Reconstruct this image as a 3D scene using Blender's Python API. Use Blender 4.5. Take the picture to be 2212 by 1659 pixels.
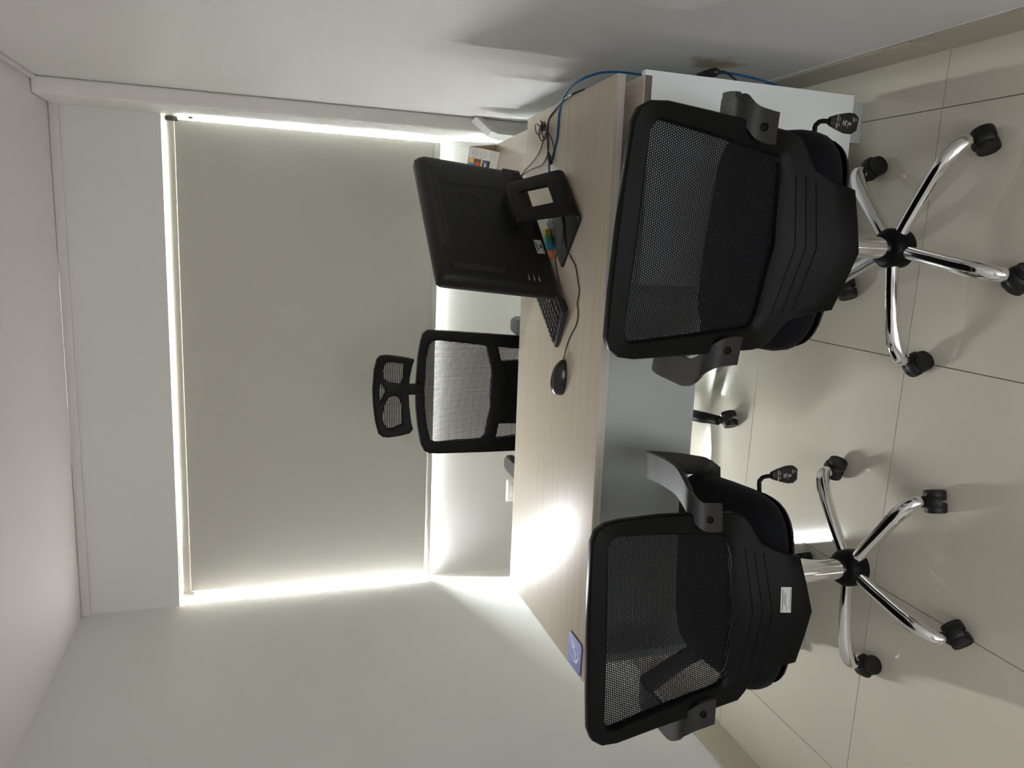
import bpy, bmesh, math, random
from mathutils import Vector, Matrix
random.seed(4)
for o in list(bpy.data.objects):
    bpy.data.objects.remove(o)
sc = bpy.context.scene
COL = sc.collection
PI = math.pi

# ------------------------------------------------------------------ camera
F_PX = 1631.54
CAM = Vector((1.6689, -1.4751, 1.5108))
YAW, PITCH, ROLL = 0.198, -0.3096, -0.0145
fwd = Vector((-math.sin(YAW) * math.cos(PITCH), math.cos(YAW) * math.cos(PITCH), math.sin(PITCH)))
r0 = Vector((math.cos(YAW), math.sin(YAW), 0))
u0 = r0.cross(fwd)
rt = r0 * math.cos(ROLL) + u0 * math.sin(ROLL)      # right of the upright view
up = -r0 * math.sin(ROLL) + u0 * math.cos(ROLL)     # up of the upright view
cd = bpy.data.cameras.new('camera')
cam = bpy.data.objects.new('camera', cd)
COL.objects.link(cam)
M = Matrix.Identity(4)
for i in range(3):                                  # the phone was held on its side
    M[i][0], M[i][1], M[i][2], M[i][3] = -up[i], rt[i], -fwd[i], CAM[i]
cam.matrix_world = M
cd.sensor_fit = 'HORIZONTAL'
cd.sensor_width = 36.0
cd.lens = 36.0 * F_PX / 2212.0
cd.clip_start = 0.02
sc.camera = cam

# ------------------------------------------------------------------ world, lights, exposure
W = bpy.data.worlds.new('sky')
sc.world = W
W.use_nodes = True
bg = W.node_tree.nodes['Background']
wn_ = W.node_tree
tcw = wn_.nodes.new('ShaderNodeTexCoord'); sxw = wn_.nodes.new('ShaderNodeSeparateXYZ'); rpw = wn_.nodes.new('ShaderNodeValToRGB')
rpw.color_ramp.elements[0].position = 0.0; rpw.color_ramp.elements[0].color = (0.11, 0.107, 0.10, 1)     # ground outside
rpw.color_ramp.elements[1].position = 0.03; rpw.color_ramp.elements[1].color = (0.44, 0.45, 0.45, 1)     # overcast sky, brighter towards the zenith
for p_, c_ in ((0.5, (0.86, 0.885, 0.89, 1)), (1.0, (1.28, 1.31, 1.32, 1))):
    rpw.color_ramp.elements.new(p_).color = c_
wn_.links.new(tcw.outputs['Generated'], sxw.inputs[0]); wn_.links.new(sxw.outputs[2], rpw.inputs[0]); wn_.links.new(rpw.outputs[0], bg.inputs[0])
bg.inputs[1].default_value = 520.0


def area(name, loc, sx, sy, rot, power=0.0, color=(1, 1, 1), portal=False):
    l = bpy.data.lights.new(name, 'AREA')
    l.shape = 'RECTANGLE'
    l.size, l.size_y = sx, sy
    l.energy = power
    l.color = color
    if portal:
        l.cycles.is_portal = True
    o = bpy.data.objects.new(name, l)
    COL.objects.link(o)
    o.location = loc
    o.rotation_euler = rot
    return o


# sky portals at the window (they only guide the sampling of the sky)
area('portal_gap', (0.024, 1.957, 1.352), 0.062, 1.12, (-PI / 2, 0, 0), portal=True)
area('portal_window', (1.05, 2.10, 1.355), 2.3, 1.10, (-PI / 2, 0, 0), portal=True)
# added fill light behind the camera, shining through an assumed doorway
area('rear_fill_light', (1.40, -3.15, 0.95), 1.3, 1.6, (PI / 2, 0, 0), 42.0, (0.99, 0.99, 1.0))

sc.view_settings.view_transform = 'Standard'
sc.view_settings.look = 'None'
sc.view_settings.exposure = -0.14
sc.view_settings.gamma = 1.0
sc.view_settings.use_curve_mapping = False
sc.cycles.use_denoising = True
sc.cycles.max_bounces = 14
sc.cycles.diffuse_bounces = 8
sc.cycles.glossy_bounces = 6
sc.cycles.sample_clamp_indirect = 12.0

# ------------------------------------------------------------------ materials
MATS = {}


def mat(name, col, rough=0.5, metal=0.0, spec=0.5, noise=None, bump=None, coat=0.0, sheen=0.0):
    """noise=(scale xyz, amount, detail) varies the colour; bump=(scale xyz, strength, distance)"""
    m = bpy.data.materials.new(name)
    m.use_nodes = True
    nt = m.node_tree
    b = nt.nodes['Principled BSDF']
    b.inputs['Base Color'].default_value = (*col, 1)
    b.inputs['Roughness'].default_value = rough
    b.inputs['Metallic'].default_value = metal
    b.inputs['Specular IOR Level'].default_value = spec
    b.inputs['Coat Weight'].default_value = coat
    b.inputs['Sheen Weight'].default_value = sheen
    tc = None
    if noise or bump:
        tc = nt.nodes.new('ShaderNodeTexCoord')

    def ntex(scale, detail=3.0, rgh=0.55):
        mp = nt.nodes.new('ShaderNodeMapping')
        mp.inputs['Scale'].default_value = scale
        n = nt.nodes.new('ShaderNodeTexNoise')
        n.inputs['Scale'].default_value = 1.0
        n.inputs['Detail'].default_value = detail
        n.inputs['Roughness'].default_value = rgh
        nt.links.new(tc.outputs['Object'], mp.inputs[0])
        nt.links.new(mp.outputs[0], n.inputs[0])
        return n
    if noise:
        n = ntex(noise[0], noise[2] if len(noise) > 2 else 3.0)
        rp = nt.nodes.new('ShaderNodeValToRGB')
        a = noise[1]
        rp.color_ramp.elements[0].position = 0.25
        rp.color_ramp.elements[1].position = 0.75
        rp.color_ramp.elements[0].color = (*[c * (1 - a) for c in col], 1)
        rp.color_ramp.elements[1].color = (*[min(1, c * (1 + a)) for c in col], 1)
        nt.links.new(n.outputs['Fac'], rp.inputs[0])
        nt.links.new(rp.outputs[0], b.inputs['Base Color'])
    if bump:
        n = ntex(bump[0], 4.0)
        bp = nt.nodes.new('ShaderNodeBump')
        bp.inputs['Strength'].default_value = bump[1]
        bp.inputs['Distance'].default_value = bump[2]
        nt.links.new(n.outputs['Fac'], bp.inputs['Height'])
        nt.links.new(bp.outputs[0], b.inputs['Normal'])
    MATS[name] = m
    return m


mat('wall_paint', (0.69, 0.685, 0.67), 0.55, spec=0.3, bump=((9, 9, 9), 0.12, 0.01), noise=((1.5, 1.5, 1.5), 0.025))
mat('plaster', (0.72, 0.71, 0.68), 0.7, spec=0.3, bump=((22, 22, 22), 0.35, 0.012))
mat('ceiling_paint', (0.65, 0.625, 0.635), 0.7, spec=0.2, noise=((0.8, 0.8, 0.8), 0.03))
mat('trim_paint', (0.66, 0.62, 0.62), 0.6, spec=0.3)
mat('grout', (0.20, 0.18, 0.15), 0.8)
mat('floor_gloss', (0.60, 0.565, 0.475), 0.07, spec=0.6, noise=((3, 3, 3), 0.035, 5))
mat('skirting_gloss', (0.40, 0.36, 0.285), 0.16, spec=0.5, noise=((4, 4, 4), 0.05, 4))
mat('laminate_wood', (0.51, 0.45, 0.365), 0.36, spec=0.10, noise=((1.6, 95, 95), 0.10, 6))
mat('laminate_wood_side', (0.56, 0.50, 0.43), 0.38, spec=0.45, noise=((95, 1.6, 95), 0.10, 6))
mat('laminate_edge', (0.44, 0.42, 0.37), 0.42, spec=0.4, noise=((2.5, 120, 140), 0.16, 6))
mat('laminate_white', (0.79, 0.83, 0.85), 0.42, spec=0.4)
mat('laminate_shaded', (0.37, 0.40, 0.40), 0.45, spec=0.35)  # white laminate with the shade under the desk put into its colour
mat('metal_grey', (0.42, 0.43, 0.44), 0.4, metal=0.3)
mat('chrome', (0.82, 0.82, 0.83), 0.07, metal=1.0)
mat('black_plastic', (0.0042, 0.0046, 0.0048), 0.44, spec=0.09, bump=((700, 700, 700), 0.06, 0.001))
mat('black_plastic_lit', (0.019, 0.019, 0.020), 0.45, spec=0.28)  # black plastic, its colour lightened for the light on the arm pads
mat('black_fabric', (0.0050, 0.0055, 0.0068), 0.85, spec=0.08, sheen=0.03)
mat('black_mesh', (0.005, 0.0055, 0.007), 0.75, spec=0.15)
mat('black_nylon', (0.006, 0.006, 0.006), 0.5, spec=0.15)
mat('caster_black', (0.009, 0.009, 0.0095), 0.5, spec=0.3)
mat('blind_fabric', (0.49, 0.48, 0.44), 0.85, spec=0.15, bump=((900, 900, 900), 0.05, 0.001))
mat('blind_hem', (0.50, 0.49, 0.45), 0.8, spec=0.15)
mat('blind_tube', (0.62, 0.59, 0.52), 0.7, spec=0.2)
mat('dark_bracket', (0.07, 0.065, 0.06), 0.5)
mat('bead_plastic', (0.22, 0.21, 0.20), 0.5)
mat('pc_black', (0.0085, 0.0085, 0.0085), 0.48, spec=0.22, bump=((900, 900, 900), 0.05, 0.001))
mat('pc_groove', (0.004, 0.004, 0.004), 0.6)
mat('pc_vent', (0.0065, 0.0065, 0.007), 0.7)
mat('screen', (0.005, 0.005, 0.006), 0.08)
mat('steel_mark', (0.55, 0.55, 0.55), 0.3, metal=0.8)
mat('sticker_white', (0.43, 0.44, 0.44), 0.5)
mat('ink_grey', (0.16, 0.16, 0.17), 0.6)
mat('ink_black', (0.02, 0.02, 0.025), 0.6)
mat('ink_white', (0.6, 0.6, 0.62), 0.5)
mat('cable_black', (0.010, 0.009, 0.010), 0.45)
mat('cable_blue', (0.012, 0.085, 0.235), 0.5, spec=0.25)
mat('key_black', (0.022, 0.022, 0.024), 0.38)
mat('mouse_black', (0.012, 0.012, 0.013), 0.22)
mat('mouse_trim', (0.028, 0.028, 0.03), 0.16)
mat('coaster_blue', (0.095, 0.125, 0.42), 0.4, noise=((60, 8, 8), 0.18, 1))
mat('coaster_cork', (0.13, 0.075, 0.04), 0.7)
mat('coaster_print', (0.72, 0.74, 0.80), 0.4)
mat('card_white', (0.70, 0.68, 0.65), 0.6)
mat('card_inner', (0.52, 0.44, 0.29), 0.7)
mat('print_yellow', (0.72, 0.42, 0.04), 0.6)
mat('print_blue', (0.03, 0.13, 0.42), 0.6)
mat('print_navy', (0.02, 0.022, 0.05), 0.6)
mat('print_red', (0.42, 0.10, 0.05), 0.6)
mat('print_brown', (0.12, 0.05, 0.035), 0.6)
mat('print_grey', (0.40, 0.41, 0.40), 0.6)
mat('print_orange', (0.85, 0.22, 0.03), 0.5)
mat('print_cyan', (0.10, 0.36, 0.52), 0.5)
mat('socket_white', (0.74, 0.72, 0.68), 0.35)
mat('glass_frame', (0.65, 0.65, 0.65), 0.4)
mat('bolt_dark', (0.004, 0.004, 0.004), 0.5, spec=0.1)

# rainbow carton: printed gradient along the box
m = mat('print_rainbow', (0.5, 0.5, 0.5), 0.5)
nt = m.node_tree
tc = nt.nodes.new('ShaderNodeTexCoord'); sp = nt.nodes.new('ShaderNodeSeparateXYZ'); rp = nt.nodes.new('ShaderNodeValToRGB')
nt.links.new(tc.outputs['Generated'], sp.inputs[0]); nt.links.new(sp.outputs[0], rp.inputs[0])
els = rp.color_ramp.elements
els[0].position = 0.0; els[0].color = (0.03, 0.22, 0.42, 1)
els[1].position = 1.0; els[1].color = (0.42, 0.25, 0.02, 1)
for p, c in ((0.35, (0.03, 0.24, 0.30, 1)), (0.62, (0.06, 0.22, 0.06, 1)), (0.85, (0.30, 0.28, 0.03, 1))):
    e = els.new(p); e.color = c
nt.links.new(rp.outputs[0], nt.nodes['Principled BSDF'].inputs['Base Color'])

# right wall: old water stain low down behind the cabinet
m = mat('wall_paint_stained', (0.69, 0.685, 0.67), 0.55, spec=0.3, bump=((9, 9, 9), 0.15, 0.012))
nt = m.node_tree
tc = nt.nodes.new('ShaderNodeTexCoord')
mp = nt.nodes.new('ShaderNodeMapping'); mp.inputs['Location'].default_value = (-2.158, -0.42, -0.36)
sc1 = nt.nodes.new('ShaderNodeVectorMath'); sc1.operation = 'MULTIPLY'; sc1.inputs[1].default_value = (0, 6.5, 5.0)
ln = nt.nodes.new('ShaderNodeVectorMath'); ln.operation = 'LENGTH'
nz = nt.nodes.new('ShaderNodeTexNoise'); nz.inputs['Scale'].default_value = 14; nz.inputs['Detail'].default_value = 4
ad = nt.nodes.new('ShaderNodeMath'); ad.operation = 'ADD'
rp = nt.nodes.new('ShaderNodeValToRGB')
rp.color_ramp.elements[0].position = 0.7; rp.color_ramp.elements[0].color = (0.40, 0.33, 0.23, 1)
rp.color_ramp.elements[1].position = 1.25 / 1.3; rp.color_ramp.elements[1].color = (0.69, 0.685, 0.67, 1)
nt.links.new(tc.outputs['Object'], mp.inputs[0]); nt.links.new(mp.outputs[0], sc1.inputs[0]); nt.links.new(sc1.outputs[0], ln.inputs[0])
nt.links.new(tc.outputs['Object'], nz.inputs[0]); nt.links.new(ln.outputs['Value'], ad.inputs[0]); nt.links.new(nz.outputs['Fac'], ad.inputs[1])
nt.links.new(ad.outputs[0], rp.inputs[0]); nt.links.new(rp.outputs[0], nt.nodes['Principled BSDF'].inputs['Base Color'])

# window glass
m = bpy.data.materials.new('window_glass'); m.use_nodes = True; MATS['window_glass'] = m
nt = m.node_tree; nt.nodes.remove(nt.nodes['Principled BSDF'])
tr = nt.nodes.new('ShaderNodeBsdfTransparent'); tr.inputs[0].default_value = (0.93, 0.96, 0.95, 1)
gl = nt.nodes.new('ShaderNodeBsdfGlossy'); gl.inputs['Roughness'].default_value = 0.02
mx = nt.nodes.new('ShaderNodeMixShader'); mx.inputs[0].default_value = 0.06
nt.links.new(tr.outputs[0], mx.inputs[1]); nt.links.new(gl.outputs[0], mx.inputs[2])
nt.links.new(mx.outputs[0], nt.nodes['Material Output'].inputs[0])


# ------------------------------------------------------------------ mesh helpers
class MB:
    def __init__(s):
        s.v = []; s.f = []

    def add(s, vs, fs):
        n = len(s.v)
        s.v += [tuple(v) for v in vs]
        s.f += [tuple(i + n for i in f) for f in fs]
        return s

    def box(s, x0, x1, y0, y1, z0, z1):
        return s.add([(x0, y0, z0), (x1, y0, z0), (x1, y1, z0), (x0, y1, z0), (x0, y0, z1), (x1, y0, z1), (x1, y1, z1), (x0, y1, z1)],
                     [(0, 3, 2, 1), (4, 5, 6, 7), (0, 1, 5, 4), (1, 2, 6, 5), (2, 3, 7, 6), (3, 0, 4, 7)])

    def tube(s, pts, r, n=10, caps=True, smooth_path=0):
        pts = [Vector(p) for p in pts]
        rr = list(r) if hasattr(r, '__len__') else [r] * len(pts)
        if smooth_path:
            pts, rr = catmull(pts, rr, smooth_path)
        m = len(pts)
        rings = []
        t0 = (pts[1] - pts[0]).normalized()
        a = Vector((0, 0, 1)) if abs(t0.z) < 0.9 else Vector((1, 0, 0))
        nrm = (a - t0 * a.dot(t0)).normalized()
        for i in range(m):
            t = (pts[min(i + 1, m - 1)] - pts[max(i - 1, 0)]).normalized()
            nrm = (nrm - t * nrm.dot(t)).normalized()
            b = t.cross(nrm)
            rings.append([pts[i] + (nrm * math.cos(2 * PI * k / n) + b * math.sin(2 * PI * k / n)) * rr[i] for k in range(n)])
        vs = [v for ring in rings for v in ring]
        fs = []
        for i in range(m - 1):
            for k in range(n):
                fs.append((i * n + k, i * n + (k + 1) % n, (i + 1) * n + (k + 1) % n, (i + 1) * n + k))
        if caps:
            fs.append(tuple(range(n - 1, -1, -1)))
            fs.append(tuple((m - 1) * n + k for k in range(n)))
        return s.add(vs, fs)

    def lathe(s, prof, n=24, c=(0, 0, 0), axis='z'):
        vs = []; fs = []
        for r, h in prof:
            for k in range(n):
                a = 2 * PI * k / n
                p = (r * math.cos(a), r * math.sin(a), h)
                if axis == 'x': p = (p[2], p[0], p[1])
                if axis == 'y': p = (p[0], p[2], p[1])
                vs.append((p[0] + c[0], p[1] + c[1], p[2] + c[2]))
        for i in range(len(prof) - 1):
            for k in range(n):
                fs.append((i * n + k, i * n + (k + 1) % n, (i + 1) * n + (k + 1) % n, (i + 1) * n + k))
        fs.append(tuple(range(n - 1, -1, -1)))
        fs.append(tuple((len(prof) - 1) * n + k for k in range(n)))
        return s.add(vs, fs)

    def ribbon(s, path, halfw, th, wdir, n_sub=4):
        """a flat band swept along a path; wdir is the direction of its width"""
        pts = [Vector(p) for p in path]
        hw = list(halfw) if hasattr(halfw, '__len__') else [halfw] * len(pts)
        pts, hw = catmull(pts, hw, n_sub)
        wd = Vector(wdir).normalized()
        vs = []; fs = []
        m = len(pts)
        for i in range(m):
            t = (pts[min(i + 1, m - 1)] - pts[max(i - 1, 0)]).normalized()
            nrm = t.cross(wd).normalized()
            e = th * 0.35
            for a, b in ((-1, -0.5), (-1, 0.2), (-1 + e / hw[i], 0.5), (1 - e / hw[i], 0.5), (1, 0.2), (1, -0.5)):
                vs.append(pts[i] + wd * (a * hw[i]) + nrm * (b * th))
        for i in range(m - 1):
            for k in range(6):
                fs.append((i * 6 + k, i * 6 + (k + 1) % 6, (i + 1) * 6 + (k + 1) % 6, (i + 1) * 6 + k))
        fs.append(tuple(range(5, -1, -1)))
        fs.append(tuple((m - 1) * 6 + k for k in range(6)))
        return s.add(vs, fs)

    def loft(s, loops, close=True):
        n = len(loops[0])
        vs = [v for l in loops for v in l]
        fs = []
        for i in range(len(loops) - 1):
            for k in range(n):
                fs.append((i * n + k, i * n + (k + 1) % n, (i + 1) * n + (k + 1) % n, (i + 1) * n + k))
        if close:
            fs.append(tuple(range(n - 1, -1, -1)))
            fs.append(tuple((len(loops) - 1) * n + k for k in range(n)))
        return s.add(vs, fs)

    def xf(s, mtx):
        s.v = [tuple(mtx @ Vector(v)) for v in s.v]
        return s

    def build(s, name, material, parent=None, smooth=False, bevel=0.0, seg=2, shade=40):
        me = bpy.data.meshes.new(name)
        me.from_pydata(s.v, [], s.f)
        me.update()
        bm = bmesh.new(); bm.from_mesh(me)
        bmesh.ops.recalc_face_normals(bm, faces=bm.faces)
        if bevel > 0:
            es = [e for e in bm.edges if len(e.link_faces) == 2 and e.calc_face_angle(0) > math.radians(35)]
            bmesh.ops.bevel(bm, geom=es, offset=bevel, segments=seg, affect='EDGES', profile=0.5)
        bm.to_mesh(me); bm.free()
        if smooth or bevel > 0:
            for p in me.polygons: p.use_smooth = True
            me.set_sharp_from_angle(angle=math.radians(shade))
        me.materials.append(MATS[material])
        o = bpy.data.objects.new(name, me)
        COL.objects.link(o)
        if parent is not None:
            o.parent = parent
        return o


def catmull(pts, rr, n):
    P = [Vector(p) for p in pts]
    out = []; ro = []
    for i in range(len(P) - 1):
        p0 = P[i - 1] if i else P[0] * 2 - P[1]
        p1, p2 = P[i], P[i + 1]
        p3 = P[i + 2] if i + 2 < len(P) else P[-1] * 2 - P[-2]
        for k in range(n):
            t = k / n
            out.append(0.5 * ((2 * p1) + (p2 - p0) * t + (2 * p0 - 5 * p1 + 4 * p2 - p3) * t * t + (3 * p1 - p0 - 3 * p2 + p3) * t ** 3))
            ro.append(rr[i] * (1 - t) + rr[i + 1] * t)
    out.append(P[-1]); ro.append(rr[-1])
    return out, ro


def thing(name, label, cat, loc=(0, 0, 0), rz=0.0, group=None):
    o = bpy.data.objects.new(name, None)
    o.empty_display_size = 0.05
    COL.objects.link(o)
    o.location = loc
    o.rotation_euler = (0, 0, rz)
    return tag(o, label, cat, group)


def tag(o, label, cat, group=None):
    o['label'] = label
    o['category'] = cat
    if group: o['group'] = group
    return o


def struct(o):
    o['kind'] = 'structure'
    return o


def sheet(name, outline, holes, yf, th, material, parent, bevel=0.004):
    """solid panel from a 2D (x,z) outline with holes; yf(x,z) gives the depth of its middle"""
    bm = bmesh.new()
    edges = []
    for loop in [outline] + holes:
        vs = [bm.verts.new((x, 0, z)) for x, z in loop]
        for i in range(len(vs)):
            edges.append(bm.edges.new((vs[i], vs[(i + 1) % len(vs)])))
    bmesh.ops.triangle_fill(bm, use_beauty=True, use_dissolve=False, edges=edges, normal=(0, -1, 0))
    bmesh.ops.recalc_face_normals(bm, faces=bm.faces)
    r = bmesh.ops.extrude_face_region(bm, geom=list(bm.faces))
    nv = [g for g in r['geom'] if isinstance(g, bmesh.types.BMVert)]
    for v in nv: v.co.y += th
    for v in bm.verts:
        v.co.y += yf(v.co.x, v.co.z) - th / 2
    bmesh.ops.recalc_face_normals(bm, faces=bm.faces)
    if bevel:
        es = [e for e in bm.edges if len(e.link_faces) == 2 and e.calc_face_angle(0) > math.radians(60)]
        bmesh.ops.bevel(bm, geom=es, offset=bevel, segments=2, affect='EDGES', profile=0.5)
    me = bpy.data.meshes.new(name)
    bm.to_mesh(me); bm.free()
    for p in me.polygons: p.use_smooth = True
    me.set_sharp_from_angle(angle=math.radians(35))
    me.materials.append(MATS[material])
    o = bpy.data.objects.new(name, me)
    COL.objects.link(o)
    o.parent = parent
    return o


def inside_spans(loop, z):
    xs = []
    for i in range(len(loop)):
        (x0, z0), (x1, z1) = loop[i], loop[(i + 1) % len(loop)]
        if (z0 <= z) != (z1 <= z):
            xs.append(x0 + (x1 - x0) * (z - z0) / (z1 - z0))
    xs.sort()
    return list(zip(xs[0::2], xs[1::2]))


def net(name, loop, yf, rowp, colp, rowt, colt, material, parent, stagger=True):
    """woven mesh: horizontal threads and short cross threads as real strips"""
    mb = MB()
    zs = [p[1] for p in loop]
    z = min(zs) + rowp * 0.5
    j = 0
    while z < max(zs):
        for xa, xb in inside_spans(loop, z):
            n = max(1, int((xb - xa) / 0.02))
            for k in range(n):
                a = xa + (xb - xa) * k / n; b = xa + (xb - xa) * (k + 1) / n
                h = rowt / 2
                mb.add([(a, yf(a, z), z - h), (b, yf(b, z), z - h), (b, yf(b, z), z + h), (a, yf(a, z), z + h)], [(0, 1, 2, 3)])
            x = math.ceil(xa / colp) * colp + (colp / 2 if (stagger and j % 2) else 0)
            while x < xb:
                h0, h1 = z + rowt / 2, z + rowp - rowt / 2
                y = yf(x, z)
                mb.add([(x - colt / 2, y, h0), (x + colt / 2, y, h0), (x + colt / 2, y, h1), (x - colt / 2, y, h1)], [(0, 1, 2, 3)])
                x += colp
        z += rowp; j += 1
    return mb.build(name, material, parent)


def text(name, body, size, material, parent, mtx):
    c = bpy.data.curves.new(name, 'FONT')
    c.body = body; c.size = size; c.align_x = 'CENTER'; c.align_y = 'CENTER'; c.extrude = 0.0001
    t = bpy.data.objects.new(name, c)
    COL.objects.link(t)
    dg = bpy.context.evaluated_depsgraph_get()
    me = bpy.data.meshes.new_from_object(t.evaluated_get(dg))
    bpy.data.objects.remove(t)
    me.name = name
    me.transform(mtx)
    me.materials.clear(); me.materials.append(MATS[material])
    o = bpy.data.objects.new(name, me)
    COL.objects.link(o)
    o.parent = parent
    return o


def copy_tree(o, parent=None):
    c = o.copy()
    COL.objects.link(c)
    if parent is not None: c.parent = parent
    for ch in list(o.children):
        copy_tree(ch, c)
    return c


def interp(z, zs, ys):
    if z <= zs[0]: return ys[0]
    for i in range(len(zs) - 1):
        if z <= zs[i + 1]:
            t = (z - zs[i]) / (zs[i + 1] - zs[i])
            return ys[i] * (1 - t) + ys[i + 1] * t
    return ys[-1]


# pixel helper: a pixel gives a direction, the plane it lies on gives the distance
def ray(px, py):
    d = rt * ((829.5 - py) / F_PX) + up * ((1106 - px) / F_PX) + fwd
    return d


def on_z(px, py, z):
    d = ray(px, py); return CAM + d * ((z - CAM.z) / d.z)


def on_x(px, py, x):
    d = ray(px, py); return CAM + d * ((x - CAM.x) / d.x)


def on_y(px, py, y):
    d = ray(px, py); return CAM + d * ((y - CAM.y) / d.y)


# ------------------------------------------------------------------ the room
RW, RH = 2.158, 2.295           # width, ceiling height
YB = -2.60                      # wall behind the camera
Y_LIN, Y_APR = 1.925, 2.0       # lintel face, wall below the window
Z_LIN, Z_SILL = 1.909, 0.788
BBH = 0.1185

fl = struct(MB().box(-0.25, RW + 0.25, -3.6, 2.3, -0.08, -0.004).build('floor', 'grout'))
XL = [-0.2, 0.2329, 0.8213, 1.4213, 2.0182, RW + 0.1]
YL = [-3.6, -3.0, -2.4, -1.8, -1.2, -0.6, 0.0, 0.5863, 1.18, 1.775, 2.25]
G = 0.0011
for i in range(len(XL) - 1):
    for j in range(len(YL) - 1):
        MB().box(XL[i] + G, XL[i + 1] - G, YL[j] + G, YL[j + 1] - G, -0.03, 0.0).build('floor_tile', 'floor_gloss', fl)

struct(MB().box(-0.25, RW + 0.25, -3.6, 2.3, RH, RH + 0.1).build('ceiling', 'ceiling_paint'))
mb = MB()
mb.box(-0.16, 0, -3.6, 1.932, 0, RH); mb.box(-0.16, 0, 1.932, 2.2, 0, Z_SILL); mb.box(-0.30, 0, 1.932, 2.2, Z_LIN, RH)
struct(mb.build('wall_left', 'wall_paint'))
struct(MB().box(RW, RW + 0.16, -3.6, 2.2, 0, RH).build('wall_right', 'wall_paint_stained'))
mb = MB()
mb.box(0.0, RW, Y_LIN, 2.2, Z_LIN, RH)
mb.box(0.0, RW, Y_APR, 2.2, 0, Z_SILL)
mb.box(0.0, 0.30, 2.03, 2.2, Z_SILL, Z_LIN)      # unseen block added behind the blind's edge to keep sky off the left wall
wf = struct(mb.build('wall_front', 'wall_paint'))
# pilaster between right wall and window, rounded plaster edge
mb = MB().box(2.096, RW, 1.69, 2.2, 0, RH)
struct(mb.build('trim_1', 'plaster', None, bevel=0.012, seg=3))
# back wall with an assumed doorway for the fill light, corridor beyond
mb = MB()
mb.box(0, 0.70, YB - 0.12, YB, 0, RH); mb.box(2.05, RW, YB - 0.12, YB, 0, RH); mb.box(0.70, 2.05, YB - 0.12, YB, 2.1, RH)
mb.box(-0.16, RW + 0.16, -3.6, -3.5, 0, RH)
struct(mb.build('wall_back', 'wall_paint'))
mb = MB()
mb.box(0.70, 0.74, YB - 0.13, YB + 0.01, 0, 2.1); mb.box(2.01, 2.05, YB - 0.13, YB + 0.01, 0, 2.1); mb.box(0.70, 2.05, YB - 0.13, YB + 0.01, 2.06, 2.1)
struct(mb.build('door_1', 'trim_paint'))

# strip where ceiling and window wall meet, and along the right wall
struct(MB().box(0.0, RW - 0.03, Y_LIN - 0.02, Y_LIN, RH - 0.035, RH).build('trim_2', 'trim_paint', bevel=0.006))
struct(MB().box(RW - 0.014, RW, YB, 1.69, RH - 0.02, RH).build('trim_3', 'trim_paint', bevel=0.004))
# short vertical cover strip in the right corner, mitred top
mb = MB()
mb.tube([(RW - 0.004, 1.672, 0.70), (RW - 0.055, 1.672, 0.63), (RW - 0.064, 1.672, 0.60), (RW - 0.066, 1.672, 0.0)], 0.022, n=4)
struct(mb.build('trim_4', 'wall_paint'))


def skirting(name, axis, pos, sgn, a0, a1, joints):
    """a thin bed of mortar with the skirting tiles stuck on it"""
    def bx(lo, hi, d0, d1, z1, z0=0.0):
        p, q = sorted((pos + sgn * d0, pos + sgn * d1))
        return MB().box(p, q, lo, hi, z0, z1) if axis == 'x' else MB().box(lo, hi, p, q, z0, z1)
    b = struct(bx(a0, a1, 0, 0.003, BBH - 0.001).build(name, 'wall_paint'))
    js = [a0] + joints + [a1]
    for lo, hi in zip(js[:-1], js[1:]):
        bx(lo + 0.0015, hi - 0.0015, 0.003, 0.010, BBH).build('skirting_tile', 'skirting_gloss', b, bevel=0.0012, seg=1)


jo = [-2.4, -1.8, -1.2, -0.6, 0.0, 0.61, 1.2, 1.8]
skirting('baseboard_left', 'x', 0.0, 1, YB, Y_APR, jo)
skirting('baseboard_right', 'x', RW, -1, YB, 1.69, jo[:-1])
skirting('baseboard_front', 'y', Y_APR, -1, 0.0, 2.09, [0.2329, 0.8213, 1.4213])

# window: aluminium frame and panes behind the blind
wn = struct(MB().box(0.30, 2.15, 2.11, 2.15, Z_SILL, Z_SILL + 0.035).box(0.30, 2.15, 2.11, 2.15, Z_LIN - 0.035, Z_LIN)
            .box(0.68, 0.72, 2.11, 2.15, Z_SILL, Z_LIN).box(1.39, 1.43, 2.11, 2.15, Z_SILL, Z_LIN).build('window_1', 'glass_frame'))
for a, b in ((0.30, 0.68), (0.72, 1.39), (1.43, 2.15)):
    MB().box(a, b, 2.128, 2.132, Z_SILL + 0.035, Z_LIN - 0.035).build('window_pane', 'window_glass', wn)

# ------------------------------------------------------------------ roller blind
BY = 1.958
rb = thing('roller_blind', 'grey roller blind pulled down over the window with daylight round its edges', 'blind', (0, 0, 0))
mb = MB()
N = 24
vs = []; fs = []
for j in range(N + 1):
    t = j / N
    z = 1.862 + (0.778 - 1.862) * t
    xl = 0.050 - 0.022 * t; xr = 2.081 - 0.004 * t
    for i in range(N + 1):
        s = i / N
        y = BY + 0.0015 * math.sin(s * 5 + t * 2) * t
        vs.append((xl + (xr - xl) * s, y, z))
for j in range(N):
    for i in range(N):
        a = j * (N + 1) + i
        fs.append((a, a + 1, a + N + 2, a + N + 1))
n = len(vs)
vs += [(v[0], v[1] + 0.0012, v[2]) for v in vs]
fs += [tuple(reversed([i + n for i in f])) for f in fs]
bl = mb.add(vs, fs).build('blind_fabric', 'blind_fabric', rb, smooth=True)
MB().box(0.028, 2.077, BY - 0.003, BY + 0.004, 0.776, 0.802).build('bottom_rail', 'blind_hem', rb, bevel=0.0025)
mb = MB(); mb.tube([(0.045, BY + 0.022, 1.873), (2.078, BY + 0.022, 1.873)], 0.0225, n=24)
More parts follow.
